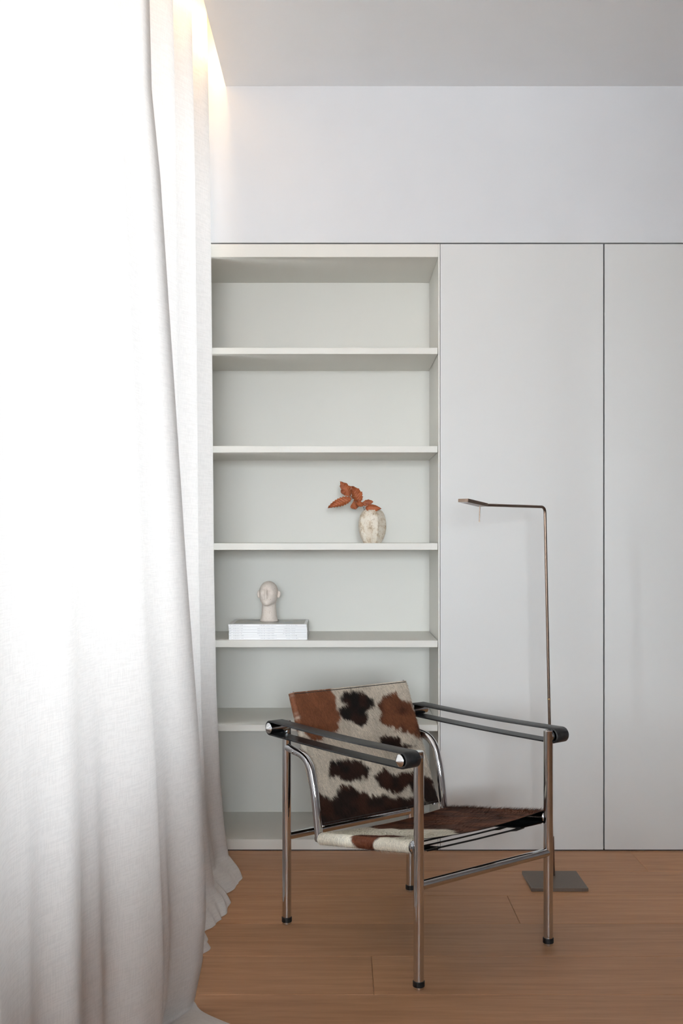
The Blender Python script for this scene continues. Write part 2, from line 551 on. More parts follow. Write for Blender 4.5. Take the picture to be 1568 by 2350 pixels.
# far curtain: hangs between the near one and the bookcase, its hem ruffled on the floor
def far_curtain():
    nu, nv = 400, 150
    yy = np.linspace(2.585, 3.635, nu)
    u = (yy - yy[0]) / (yy[-1] - yy[0])
    zz = np.linspace(2.97, 0.045, nv)
    Y, Z = np.meshgrid(yy, zz, indexing='ij')
    Zs = np.array([0.0, 0.05, 0.15, 0.30, 0.60, 1.0, 1.6, 2.2, 2.6, 2.97])
    Xs = np.array([-0.372, -0.378, -0.392, -0.404, -0.418, -0.426, -0.431, -0.437, -0.445, -0.452])
    xe = np.interp(Z, Zs, Xs)
    ph = (3.62 - Y) / 0.345
    fold = (0.5 + 0.5 * np.cos(2 * np.pi * ph)) ** 1.5
    U = (Y - yy[0]) / (yy[-1] - yy[0])
    low = smooth01((0.7 - Z) / 0.7)
    X = xe - (0.060 - 0.028 * low) * (1 - fold) - 0.018 * (1 - U) - 0.060 * smooth01((2.78 - Y) / 0.20) + 0.006 * low * np.sin(ph * 19)
    P = np.stack([X, Y, Z], -1)
    base = P[:, -1, :].copy()
    rows = []
    npl = 26
    # outward reach of the pooled hem, ruffled (three lobes)
    reach = np.interp(yy, [2.72, 3.0, 3.12, 3.17, 3.215, 3.235, 3.30, 3.36, 3.385, 3.44, 3.53, 3.60, 3.635],
                          [0.03, 0.035, 0.035, 0.055, 0.052, 0.036, 0.052, 0.062, 0.045, 0.062, 0.078, 0.050, 0.030])
    lift = np.interp(yy, [2.72, 3.0, 3.12, 3.16, 3.21, 3.24, 3.29, 3.35, 3.385, 3.42, 3.50, 3.60, 3.635],
                         [0.01, 0.02, 0.01, 0.030, 0.03, 0.006, 0.042, 0.040, 0.008, 0.040, 0.050, 0.040, 0.035])
    for q in range(1, npl + 1):
        t = q / npl
        r = base.copy()
        r[:, 0] += reach * (t ** 0.75) * 1.0
        r[:, 1] += -0.10 * t * (1 - 0.35 * u) * smooth01((yy - 2.9) / 0.3)
        zc = 0.045 * (1 - t) ** 2 + 2.2 * lift * t * (1 - t) * (0.4 + 0.6 * t)
        r[:, 2] = zc + 0.0025
        rows.append(r[:, None, :])
    P = np.concatenate([P] + rows, 1)
    # hidden return to the wall, added to stop window light leaking past the cloth
    ext = []
    for k in range(1, 13):
        t = k / 12
        e = P[-1].copy()
        e[:, 0] = P[-1][:, 0] + (-0.535 - P[-1][:, 0]) * smooth01(t * 1.15)
        e[:, 1] = P[-1][:, 1] + 0.012 + (3.800 - P[-1][:, 1]) * t * t
        e[:, 2] = np.maximum(P[-1][:, 2] * 1.0, 0.003)
        ext.append(e[None])
    return np.concatenate([P] + ext, 0)
PB = far_curtain()
cbn = sheet('linen_curtain', PB[:, :-9], M_LINEN_B)
tag(cbn, 'narrow white sheer linen curtain hanging right beside the bookcase, hem ruffled on floor', 'curtain', 'sheer window curtains')
sheet('bottom_hem', PB[:, -10:], M_HEM, cbn)

# ------------------------------------------------------------------ leather strap armchair with cow hide
W = np.array([0.7915, 0.6106]); Fd = np.array([0.6106, -0.7915])
CX, CY = 0.2024, 3.0276
chair = empty('armchair', (CX, CY, 0), math.atan2(-W[1], -W[0]))
tag(chair, 'chrome tube armchair with cow hide seat and back and black leather strap arms', 'chair')
HX, HY = 0.235, 0.2835
RL = 0.0128
ZT = 0.583
ZP = 0.5665
ARMR = 0.0165
for sxn in (1, -1):
    for sy in (1, -1):
        lg = tube('leg', [(sxn * HX, sy * HY, z) for z in (0.020, 0.15, 0.30, 0.45, ZT - 0.0015)] + [(sxn * HX, sy * HY, ZT)],
                  [RL] * 5 + [RL - 0.0015], M_CHROME, chair, 28)
        tube('foot', [(sxn * HX, sy * HY, z) for z in (0.0065, 0.0075, 0.0195, 0.0205)], [0.0138, 0.0146, 0.0146, 0.0138], M_RUBBER, lg, 28)
        tube('glide', [(sxn * HX, sy * HY, z) for z in (0.0, 0.001, 0.0065)], [0.0118, 0.0130, 0.0134], M_BRUSH, lg, 28)
for sy in (1, -1):
    tube('crossbar', [(HX - 0.006, sy * HY, 0.252), (0, sy * HY, 0.252), (-HX + 0.006, sy * HY, 0.252)], 0.0118, M_CHROME, chair, 24)

def strap(sxn):
    xi, xo = sxn * (HX + 0.0125), sxn * (HX + 0.0590)
    path = []
    yf, yr = HY + 0.002, -HY - 0.002
    N = 14
    for k in range(N + 1):
        a = math.pi / 2 - math.pi * k / N
        path.append((yf + ARMR * math.cos(a), ZP + ARMR * math.sin(a)))
    for k in range(1, 14):
        t = k / 14
        path.append((yf + (yr - yf) * t, ZP - ARMR - 0.0025 * math.sin(math.pi * t)))
    for k in range(N + 1):
        a = -math.pi / 2 - math.pi * k / N
        path.append((yr + ARMR * math.cos(a), ZP + ARMR * math.sin(a)))
    for k in range(1, 14):
        t = k / 14
        path.append((yr + (yf - yr) * t, ZP + ARMR - 0.0040 * math.sin(math.pi * t)))
    n_ = len(path)
    V = []
    th = 0.0042
    prof = [(0.0, 0.0008), (0.0009, 0.0), (0.9991, 0.0), (1.0, 0.0008), (1.0, th - 0.0008), (0.98, th), (0.02, th), (0.0, th - 0.0008)]
    for i in range(n_):
        a = np.array(path[(i - 1) % n_]); b = np.array(path[(i + 1) % n_])
        t = (b - a) / np.linalg.norm(b - a)
        nn = np.array([-t[1], t[0]])        # outward for this clockwise path
        for (fx, d) in prof:
            x = xi + (xo - xi) * fx
            V.append((x, path[i][0] + nn[0] * (d), path[i][1] + nn[1] * (d)))
    Fs = []
    m_ = len(prof)
    for i in range(n_):
        i2 = (i + 1) % n_
        for k in range(m_):
            k2 = (k + 1) % m_
            Fs.append((i * m_ + k, i * m_ + k2, i2 * m_ + k2, i2 * m_ + k))
    o = obj('arm_strap', V, Fs, M_LEATHER, chair)
    bm = bmesh.new(); bm.from_mesh(o.data)
    bmesh.ops.recalc_face_normals(bm, faces=bm.faces)
    bm.to_mesh(o.data); bm.free()
    return sharp_smooth(o, 50)
for sxn in (1, -1):
    strap(sxn)
    for sy in (1, -1):
        rd = tube('arm_peg', [(sxn * x, sy * HY, ZP) for x in (HX, HX + 0.03, HX + 0.0605)], 0.0150, M_CHROME, chair, 24)
        tube('end_cap', [(sxn * x, sy * HY, ZP) for x in (HX + 0.0605, HX + 0.0625, HX + 0.0635, HX + 0.0735)],
             [0.0150, 0.0150, 0.0142, 0.0004], M_BRUSH, rd, 28)

# curved back supports: leave the rear leg, swing down to the seat
for sxn in (1, -1):
    x = sxn * HX
    yz = [(0.0, 0.507), (0.106, 0.494), (0.134, 0.415), (0.1575, 0.272)]
    pts = fillet([(x, s - HY, z) for s, z in yz], [0.048, 0.05], 12)
    tube('back_support', pts, 0.0118, M_CHROME, chair, 24)

# seat rails
SZ0, SZ1, SS0, SS1 = 0.279, 0.346, 0.157, 0.558
def rail_z(s): return SZ0 + (SZ1 - SZ0) * (s - SS0) / (SS1 - SS0)
for sxn in (1, -1):
    tube('seat_rail', [(sxn * HX, s - HY, rail_z(s)) for s in (SS0 - 0.010, SS0, 0.3, SS1 - 0.012, SS1 - 0.006, SS1 - 0.002, SS1)],
         [0.0095, 0.0125, 0.0125, 0.0125, 0.0172, 0.0172, 0.013] if sxn > 0 else [0.0095, 0.0125, 0.0125, 0.0125, 0.0125, 0.0125, 0.011], M_CHROME, chair, 24)

# ---- coat pattern
def sdpoly(px, py, poly):
    """signed distance, negative inside"""
    P = np.array(poly, float)
    d = np.full(px.shape, 1e9)
    ins = np.zeros(px.shape, bool)
    for i in range(len(P)):
        a = P[i]; b = P[(i + 1) % len(P)]
        ex, ey = b - a
        wx, wy = px - a[0], py - a[1]
        t = np.clip((wx * ex + wy * ey) / (ex * ex + ey * ey + 1e-12), 0, 1)
        d = np.minimum(d, np.hypot(wx - ex * t, wy - ey * t))
        c = ((a[1] > py) != (b[1] > py)) & (px < (b[0] - a[0]) * (py - a[1]) / (b[1] - a[1] + 1e-12) + a[0])
        ins ^= c
    return np.where(ins, -d, d)
CREAM = np.array([0.56, 0.485, 0.395]); WHITE = np.array([0.88, 0.83, 0.71])
BROWN = np.array([0.165, 0.060, 0.028]); BLACK = np.array([0.012, 0.009, 0.008]); DARKB = np.array([0.045, 0.018, 0.011])
RUST = np.array([0.200, 0.074, 0.035])
# patch outlines on the hide of the back, drawn in units of its own width/height frame
PATCH = [
    (RUST, BROWN, [(240, 180), (560, 150), (610, 230), (620, 330), (655, 400), (640, 490), (610, 520), (500, 590), (420, 600), (330, 500)]),
    (BLACK, DARKB, [(660, 190), (730, 165), (850, 180), (930, 240), (940, 300), (885, 350), (905, 400), (880, 460), (830, 490), (760, 450), (690, 420), (630, 370), (650, 310), (715, 290), (650, 250)]),
    (BROWN, DARKB, [(960, 270), (1010, 210), (1130, 190), (1190, 240), (1270, 280), (1320, 440), (1370, 600), (1290, 560), (1240, 520), (1130, 510), (1030, 480), (980, 420), (1000, 360)]),
    (BLACK, DARKB, [(985, 580), (1080, 558), (1150, 570), (1190, 630), (1300, 660), (1180, 690), (1050, 690), (1000, 640)]),
    (BLACK, DARKB, [(560, 830), (590, 770), (720, 758), (850, 780), (920, 850), (890, 920), (740, 940), (620, 920), (545, 900)]),
    (DARKB, BLACK, [(940, 920), (990, 850), (1040, 830), (1090, 880), (1170, 880), (1330, 860), (1440, 930), (1520, 1150), (1400, 1130), (1260, 1060), (1235, 985), (1200, 1000), (1150, 1060), (1040, 1020), (950, 950)]),
    (DARKB, BLACK, [(470, 1030), (560, 1100), (640, 1040), (660, 970), (760, 970), (800, 1030), (870, 1045), (900, 1065), (1000, 1065), (1180, 1085), (1300, 1110), (1520, 1140), (1000, 1240), (500, 1340), (470, 1150)]),
]
TL, TR, BR_, BL = np.array([262, 190.]), np.array([1215, 85.]), np.array([1480, 1130.]), np.array([520, 1310.])
def back_xy(u, v):
    top = TL[None, :] + (TR - TL)[None, :] * u[:, None]
    bot = BL[None, :] + (BR_ - BL)[None, :] * u[:, None]
    return top + (bot - top) * v[:, None]
def coat_mix(a, b, t):
    return a * (1 - t[:, None]) + b * t[:, None]
def back_colour(u, v):
    q = back_xy(u, v)
    x = q[:, 0] + 26 * vnoise(q[:, 0] / 45, q[:, 1] / 45) + 18 * vnoise(q[:, 0] / 14 + 40, q[:, 1] / 30)
    y = q[:, 1] + 30 * vnoise(q[:, 0] / 45 + 90, q[:, 1] / 45) + 34 * vnoise(q[:, 0] / 11 + 7, q[:, 1] / 60 + 3)
    tone = vnoise(q[:, 0] / 120, q[:, 1] / 120 + 11) + 0.5 * vnoise(q[:, 0] / 16, q[:, 1] / 70)
    col = CREAM[None, :] * (1 + 0.30 * tone[:, None])
    n2 = smooth01(0.5 + 1.6 * vnoise(q[:, 0] / 70 + 5, q[:, 1] / 70 + 60))
    for (c1, c2, poly) in PATCH:
        d = sdpoly(x, y, poly)
        a = smooth01(0.5 - d / 22.0)
        pc = coat_mix(np.tile(c1, (len(u), 1)), np.tile(c2, (len(u), 1)), n2 * (0.75 if c1 is not BLACK else 0.55))
        col = col * (1 - a[:, None]) + pc * a[:, None]
    return np.clip(col, 0.004, 1)
def seat_colour(t, s):
    """t metres across from the near rail (negative = wrapped down its outside), s metres along"""
    tn = t + 0.030 * vnoise(t * 20, s * 22) + 0.014 * vnoise(t * 90 + 9, s * 40)
    sn = s + 0.012 * vnoise(t * 60 + 3, s * 60 + 40)
    tone = vnoise(t * 30, s * 14 + 7) + 0.8 * vnoise(t * 120, s * 22)
    col = WHITE[None, :] * (1 + 0.10 * tone[:, None])
    bt = smooth01(0.5 + 0.9 * vnoise(t * 24 + 70, s * 9) + 1.0 * vnoise(t * 110, s * 16 + 31))
    br = coat_mix(np.tile(np.array([0.190, 0.072, 0.036]), (len(t), 1)), np.tile(np.array([0.062, 0.027, 0.017]), (len(t), 1)), bt)
    edge = 0.165 + 0.022 * np.sin(s * 17 + 0.4)
    a = smooth01(0.5 + (tn - edge) / 0.012)
    col = col * (1 - a[:, None]) + br * a[:, None]
    # brown blotch over the near edge
    d = sdpoly(sn, tn, [(0.305, -0.020), (0.325, -0.040), (0.360, -0.060), (0.400, -0.045), (0.412, -0.015), (0.455, 0.030), (0.475, 0.060), (0.43, 0.055), (0.38, 0.025), (0.33, 0.010)])
    a = smooth01(0.5 - d / 0.010)
    sp = np.array([0.140, 0.045, 0.022])[None, :] * (1 + 0.5 * tone[:, None])
    col = col * (1 - a[:, None]) + sp * a[:, None]
    return np.clip(col, 0.004, 1)
def paint(o, cols):
    at = o.data.color_attributes.new('coat', 'FLOAT_COLOR', 'POINT')
    c4 = np.ones((len(o.data.vertices), 4), np.float32)
    c4[:, :3] = cols
    at.data.foreach_set('color', c4.ravel())
def hair(name, roots, dirs, side, length, width, cols, parent):
    n_ = len(roots)
    L_ = length[:, None]
    tip = roots + dirs * L_
    mid = roots + dirs * L_ * 0.5
    sd = side * width
    V = np.empty((n_, 5, 3))
    V[:, 0] = roots - sd; V[:, 1] = roots + sd
    V[:, 2] = mid - sd * 0.8; V[:, 3] = mid + sd * 0.8
    V[:, 4] = tip
    F = []
    for i in range(n_):
        b = 5 * i
        F.append((b, b + 1, b + 3, b + 2)); F.append((b + 2, b + 3, b + 4))
    o = obj(name, V.reshape(-1, 3), F, M_HIDE, parent, smooth=False)
    paint(o, np.repeat(cols, 5, 0))
    o['kind'] = 'stuff'
    return o

# ---- back: a sling of hide round two side rods, leaning back
PB0 = np.array([0.1375 - HY, 0.306])        # bottom centre (y, z)
PB1 = np.array([-0.0080 - HY, 0.657])       # top centre
UP = (PB1 - PB0) / np.linalg.norm(PB1 - PB0)
NF = np.array([UP[1], -UP[0]])              # faces forward and up
if NF[0] < 0: NF = -NF
PL = np.linalg.norm(PB1 - PB0)
BW = 0.212
def back_pt(x, v, nrm):
    """x local across (+ near side), v 0 top .. 1 bottom"""
    y = PB1[0] + (PB0[0] - PB1[0]) * v + NF[0] * nrm
    z = PB1[1] + (PB0[1] - PB1[1]) * v + NF[1] * nrm
    return np.stack([x, y, z], -1)
RODR = 0.010
NS, NA, NV = 110, 14, 120
loop = []          # (x, n, u, front?)
for k in range(NS + 1):
    u = k / NS
    loop.append((BW * (1 - 2 * u), 'f', u))
for k in range(1, NA):
    a = math.pi / 2 - math.pi * k / NA
    loop.append((-BW - RODR * math.cos(a), RODR * math.sin(a), 1.0))
for k in range(NS // 4 + 1):
    u = k / (NS // 4)
    loop.append((-BW * (1 - 2 * u), 'b', 1 - u))
for k in range(1, NA):
    a = -math.pi / 2 - math.pi * k / NA
    loop.append((BW - RODR * math.cos(a), RODR * math.sin(a), 0.0))
rows, UU, VV, fr_mask = [], [], [], []
for i in range(NV + 1):
    v = i / NV
    sag = 0.010 * (0.35 + 0.65 * math.sin(math.pi * v))
    xs = np.array([q[0] for q in loop])
    us = np.array([q[2] for q in loop])
    ns = []
    for q in loop:
        if q[1] == 'f': ns.append(RODR + 0.001 - sag * (1 - (2 * q[2] - 1) ** 2))
        elif q[1] == 'b': ns.append(-RODR - 0.002 * (1 - (2 * q[2] - 1) ** 2))
        else: ns.append(q[1])
    # bottom corners kick outwards a touch
    kick = 1 + 0.012 * smooth01((v - 0.75) / 0.25)
    rows.append(back_pt(xs * kick, np.full(len(loop), v), np.array(ns)))
    UU.append(us); VV.append(np.full(len(loop), v))
    fr_mask.append(np.array([1.0 if q[1] != 'b' else 0.0 for q in loop]))
Pbk = np.stack(rows, 0)
back = obj('backrest', Pbk.reshape(-1, 3), grid_faces(NV + 1, len(loop), closed=True), M_HIDE, chair, smooth=True)
cols = back_colour(np.concatenate(UU), np.concatenate(VV))
mk = np.concatenate(fr_mask)[:, None]
cols = cols * mk + np.array([0.03, 0.024, 0.02])[None, :] * (1 - mk)
paint(back, cols)
# hairs on the front
NH = 18000
u = rng.rand(NH) * 1.06 - 0.03
v = rng.rand(NH) * 0.985 + 0.005
uc = np.clip(u, 0, 1)
sag = 0.010 * (0.35 + 0.65 * np.sin(np.pi * v))
nn = RODR + 0.001 - sag * (1 - (2 * uc - 1) ** 2)
over = np.abs(u - uc) * 2 * BW
nn = nn - over * 0.8
roots = back_pt(BW * (1 - 2 * u) * (1 + 0.012 * smooth01((v - 0.75) / 0.25)), v, nn)
dn = np.array([0, -UP[0], -UP[1]]); nf = np.array([0, NF[0], NF[1]]); xx = np.array([1.0, 0, 0])
swirl = 0.55 * vnoise(u * 5, v * 5 + 20) + 0.35 * rng.randn(NH) * 0.5
lift = 0.16 + 0.10 * rng.rand(NH)
dirs = dn[None, :] * np.cos(swirl)[:, None] + xx[None, :] * (np.sin(swirl) - 0.25)[:, None] * 1.0 + nf[None, :] * lift[:, None]
dirs /= np.linalg.norm(dirs, axis=1, keepdims=True)
side = np.cross(dirs, nf[None, :]); side /= np.linalg.norm(side, axis=1, keepdims=True)
hc = back_colour(uc, np.clip(v, 0, 1)) * (0.55 + 0.9 * rng.rand(NH))[:, None]
hair('hair', roots, dirs, side, 0.008 + 0.008 * rng.rand(NH), 0.00036, hc, back)
# stitched top and bottom seams, rods with bright tips
for v in (0.012, 0.988):
    xs = np.linspace(BW, -BW, 24)
    us = np.linspace(0, 1, 24)
    sg = 0.010 * (0.35 + 0.65 * math.sin(math.pi * v))
    P = back_pt(xs, np.full(24, v), RODR + 0.0016 - sg * (1 - (2 * us - 1) ** 2))
    tube('seam', P, 0.0011, M_SUEDE, back, 6)
P = back_pt(np.linspace(BW, -BW, 24), np.full(24, -0.004), np.linspace(0.002, 0.002, 24))
for sxn in (1, -1):
    P = back_pt(np.full(4, sxn * (BW - 0.002)), np.array([-0.010, 0.1, 0.9, 1.010]), np.zeros(4))
    tube('back_rod', P, 0.0062, M_CHROME, back, 16)
    # pivot pin between support tube and sling
    tube('pivot_pin', [(sxn * x, 0.058 - HY, 0.497) for x in (BW + 0.006, HX, HX + 0.0122)], 0.0045, M_CHROME, chair, 16)
    tube('bolt_head', [(sxn * x, 0.040 - HY, 0.5015) for x in (HX + 0.010, HX + 0.0128, HX + 0.0134)], [0.0052, 0.0052, 0.0036], M_BRUSH, chair, 16)

# ---- seat sling
RS = 0.0165
def seat_profile():
    pr = []   # x, dz, t
    for k in range(8):                                   # under flap near side
        f = k / 8
        pr.append((HX - 0.085 + 0.085 * f, -RS + 0.0, -0.05 - 0.085 * (1 - f)))
    for k in range(15):                                  # round near rail
        a = -math.pi / 2 + math.pi * k / 14
        pr.append((HX + RS * math.cos(a), RS * math.sin(a), -0.052 * (1 - k / 14)))
    n_ = 90
    for k in range(1, n_):
        f = k / n_
        pr.append((HX - 2 * HX * f, RS - 0.012 * math.sin(math.pi * f), 2 * HX * f))
    for k in range(15):
        a = math.pi / 2 + math.pi * k / 14
        pr.append((-HX + RS * math.cos(a), RS * math.sin(a), 2 * HX + 0.052 * k / 14))
    for k in range(1, 9):
        f = k / 8
        pr.append((-HX + 0.085 * f, -RS, 2 * HX + 0.052 + 0.085 * f))
    return pr
pr = seat_profile()
NSS = 100
S0, S1 = SS0 + 0.012, SS1 - 0.010
rows, TT, SSs = [], [], []
for i in range(NSS + 1):
    s = S0 + (S1 - S0) * i / NSS
    z0 = rail_z(s)
    xs = np.array([q[0] for q in pr]); dz = np.array([q[1] for q in pr])
    rows.append(np.stack([xs, np.full(len(pr), s - HY), z0 + dz], -1))
    TT.append([q[2] for q in pr]); SSs.append([s] * len(pr))
Pst = np.stack(rows, 0)
seat = obj('seat', Pst.reshape(-1, 3), grid_faces(NSS + 1, len(pr)), M_HIDE, chair, smooth=True)
t_all = np.array(TT).ravel(); s_all = np.array(SSs).ravel()
paint(seat, seat_colour(t_all, s_all))
# black leather lining just inside the hide
lin = rows
Pl = Pst.copy()
xs = np.array([q[0] for q in pr]); dz = np.array([q[1] for q in pr])
shr = 0.0018
Pl[:, :, 2] -= np.sign(dz)[None, :] * shr
Pl[:, :, 0] = np.where(np.abs(Pl[:, :, 0]) > HX, np.sign(Pl[:, :, 0]) * (np.abs(Pl[:, :, 0]) - shr), Pl[:, :, 0])
Pl = Pl[::4]
obj('seat_lining', Pl.reshape(-1, 3), grid_faces(Pl.shape[0], Pl.shape[1]), M_LEATHER, seat, smooth=True)
# under flaps in leather
for sxn in (1, -1):
    V, F = [], []
    for i, s in enumerate(np.linspace(S0, S1, 12)):
        z0 = rail_z(s)
        for (x, dzz) in ((HX, -RS - 0.0012), (HX - 0.03, -RS - 0.0014), (HX - 0.088, -RS - 0.0012), (HX - 0.088, -RS + 0.0016)):
            V.append((sxn * x, s - HY, z0 + dzz))
    obj('under_flap', V, grid_faces(12, 4), M_LEATHER, seat, smooth=False)
# elastic cords that tension the sling underneath
for s in np.linspace(S0 + 0.05, S1 - 0.016, 6):
    z0 = rail_z(s) - RS - 0.004
    cpts = [(HX - 0.060, s - HY, z0 + 0.001), (HX - 0.088, s - HY, z0 - 0.001), (HX - 0.105, s - HY - 0.004, z0 - 0.002), (0, s - HY - 0.004, z0 - 0.003),
            (-HX + 0.105, s - HY - 0.004, z0 - 0.002), (-HX + 0.088, s - HY, z0 - 0.001), (-HX + 0.060, s - HY, z0 + 0.001)]
    tube('cord', cpts, [0.0042, 0.0042, 0.0024, 0.0024, 0.0024, 0.0042, 0.0042], M_CORD, seat, 8)
# seat hair
NH = 18000
t = rng.rand(NH) * (2 * HX + 0.10) - 0.05
s = S0 + 0.002 + rng.rand(NH) * (S1 - S0 - 0.002)
ang_n = np.clip(-t / 0.052, 0, 1) * math.pi
ang_f = np.clip((t - 2 * HX) / 0.052, 0, 1) * math.pi
f = np.clip(t / (2 * HX), 0, 1)
x = np.where(t < 0, HX + RS * np.sin(ang_n), np.where(t > 2 * HX, -HX - RS * np.sin(ang_f), HX - t))
dz = np.where(t < 0, RS * np.cos(ang_n), np.where(t > 2 * HX, RS * np.cos(ang_f), RS - 0.012 * np.sin(math.pi * f)))
nrm = np.stack([np.where(t < 0, np.sin(ang_n), np.where(t > 2 * HX, -np.sin(ang_f), 0)), np.zeros(NH),
                np.where(t < 0, np.cos(ang_n), np.where(t > 2 * HX, np.cos(ang_f), 1))], -1)
roots = np.stack([x, s - HY, rail_z(s) + dz], -1)
fw = np.array([0, 1.0, 0.15])
acr = np.stack([nrm[:, 2], np.zeros(NH), -nrm[:, 0]], -1)     # towards + x over the top
sw = 0.5 * vnoise(t * 12 + 3, s * 12) + 0.22 * rng.randn(NH)
outw = np.where(t < 0.12, 0.75, -0.1)
dirs = fw[None, :] * np.cos(sw)[:, None] * np.where(t < 0.0, 0.5, 1.0)[:, None] + acr * (np.sin(sw) + outw)[:, None] + nrm * (0.20 + 0.16 * rng.rand(NH) + (0.9 * rng.rand(NH)) * smooth01((t - 0.41) / 0.05))[:, None]
dirs /= np.linalg.norm(dirs, axis=1, keepdims=True)
side = np.cross(dirs, nrm); side /= np.linalg.norm(side, axis=1, keepdims=True) + 1e-9
hc = seat_colour(t, s) * (0.55 + 0.9 * rng.rand(NH))[:, None]
hair('hair', roots, dirs, side, 0.008 + 0.009 * rng.rand(NH), 0.00036, hc, seat)

# loose fringe along the far edge of the seat and the lower corner of the back
NF_ = 700
sF = S0 + rng.rand(NF_) * (S1 - S0)
rt = np.stack([np.full(NF_, -HX - 0.004) + 0.006 * rng.randn(NF_), sF - HY, rail_z(sF) + RS - 0.002], -1)
dr = np.stack([-0.25 + 0.35 * rng.randn(NF_), 0.55 + 0.45 * rng.randn(NF_), 0.8 + 0.2 * rng.rand(NF_)], -1)
dr /= np.linalg.norm(dr, axis=1, keepdims=True)
sdv = np.tile(np.array([0.6, 0.8, 0.0]), (NF_, 1)); sdv = np.cross(dr, np.cross(sdv, dr)); sdv /= np.linalg.norm(sdv, axis=1, keepdims=True)
hair('hair_fringe', rt, dr, sdv, 0.008 + 0.012 * rng.rand(NF_) ** 2, 0.00036, np.tile(np.array([0.07, 0.03, 0.02]), (NF_, 1)) * (0.5 + rng.rand(NF_))[:, None], seat)

# ------------------------------------------------------------------ floor lamp
LX, LY = 0.6856, 3.52
lamp = empty('floor_lamp', (LX, LY, 0))
tag(lamp, 'slim bronze reading floor lamp with square base standing behind the armchair', 'floor lamp')
boxes('base', [(0.5936 - LX, 0.7716 - LX, 3.39 - LY, 3.568 - LY, 0.0, 0.0108)], M_BRONZE2, lamp, 0.0006)
topx, topy = 0.660 - LX, 0.0
az = 1.2058
ax_, ay_ = 0.4285 - LX, 3.300 - LY
pts = fillet([(0, 0, 0.0108), (topx * 0.5, 0, az * 0.5), (topx, 0, az), (ax_, ay_, az)], [0.02, 0.020], 10)
tube('pole', pts, 0.0046, M_BRONZE, lamp, 16)
tube('sleeve', [(0, 0, 0.0108), (topx * 0.02, 0, 0.03), (topx * 0.1136, 0, 0.137)], 0.0072, M_BRONZE, lamp, 18)
zj = H - (1604 - 1235) * LY / 2490
tube('joint', [(topx * (zj - 0.0022) / az, 0, zj - 0.0022), (topx * (zj + 0.0022) / az, 0, zj + 0.0022)], 0.0052, M_BRASS, lamp, 18)
dv = Vector((-0.614, -0.789, 0.0)).normalized()
tilt = math.radians(5.5)
fwd = Vector((dv.x * math.cos(tilt), dv.y * math.cos(tilt), math.sin(tilt)))
sd = Vector((dv.y, -dv.x, 0)).normalized()
upv = sd.cross(fwd)
if upv.z < 0: upv = -upv
HB = Vector((ax_, ay_, az))
def hbox(name, a0, a1, hw, z0, z1, m, parent, bevel=0.0006):
    V = []
    for zz in (z0, z1):
        for (aa, ss) in ((a0, -hw), (a1, -hw), (a1, hw), (a0, hw)):
            V.append(HB + fwd * aa + sd * ss + upv * zz)
    F = [(0, 3, 2, 1), (4, 5, 6, 7), (0, 1, 5, 4), (1, 2, 6, 5), (2, 3, 7, 6), (3, 0, 4, 7)]
    o = obj(name, V, F, m, parent)
    bm = bmesh.new(); bm.from_mesh(o.data)
    bmesh.ops.recalc_face_normals(bm, faces=bm.faces)
    bmesh.ops.bevel(bm, geom=list(bm.edges), offset=bevel, segments=2, affect='EDGES')
    bm.to_mesh(o.data); bm.free()
    return o
head = hbox('lamp_head', -0.004, 0.112, 0.0175, -0.005, 0.005, M_BRONZE, lamp)
hbox('diffuser', 0.024, 0.108, 0.0140, -0.0058, -0.0048, M_DIFF, head, 0.0002)
st = HB + fwd * 0.014 + sd * 0.0 + upv * -0.005
tube('switch_stick', [st, st + Vector((-0.001, 0, -0.025)), st + Vector((-0.002, 0, -0.049))], 0.0017, M_BRONZE, head, 10)

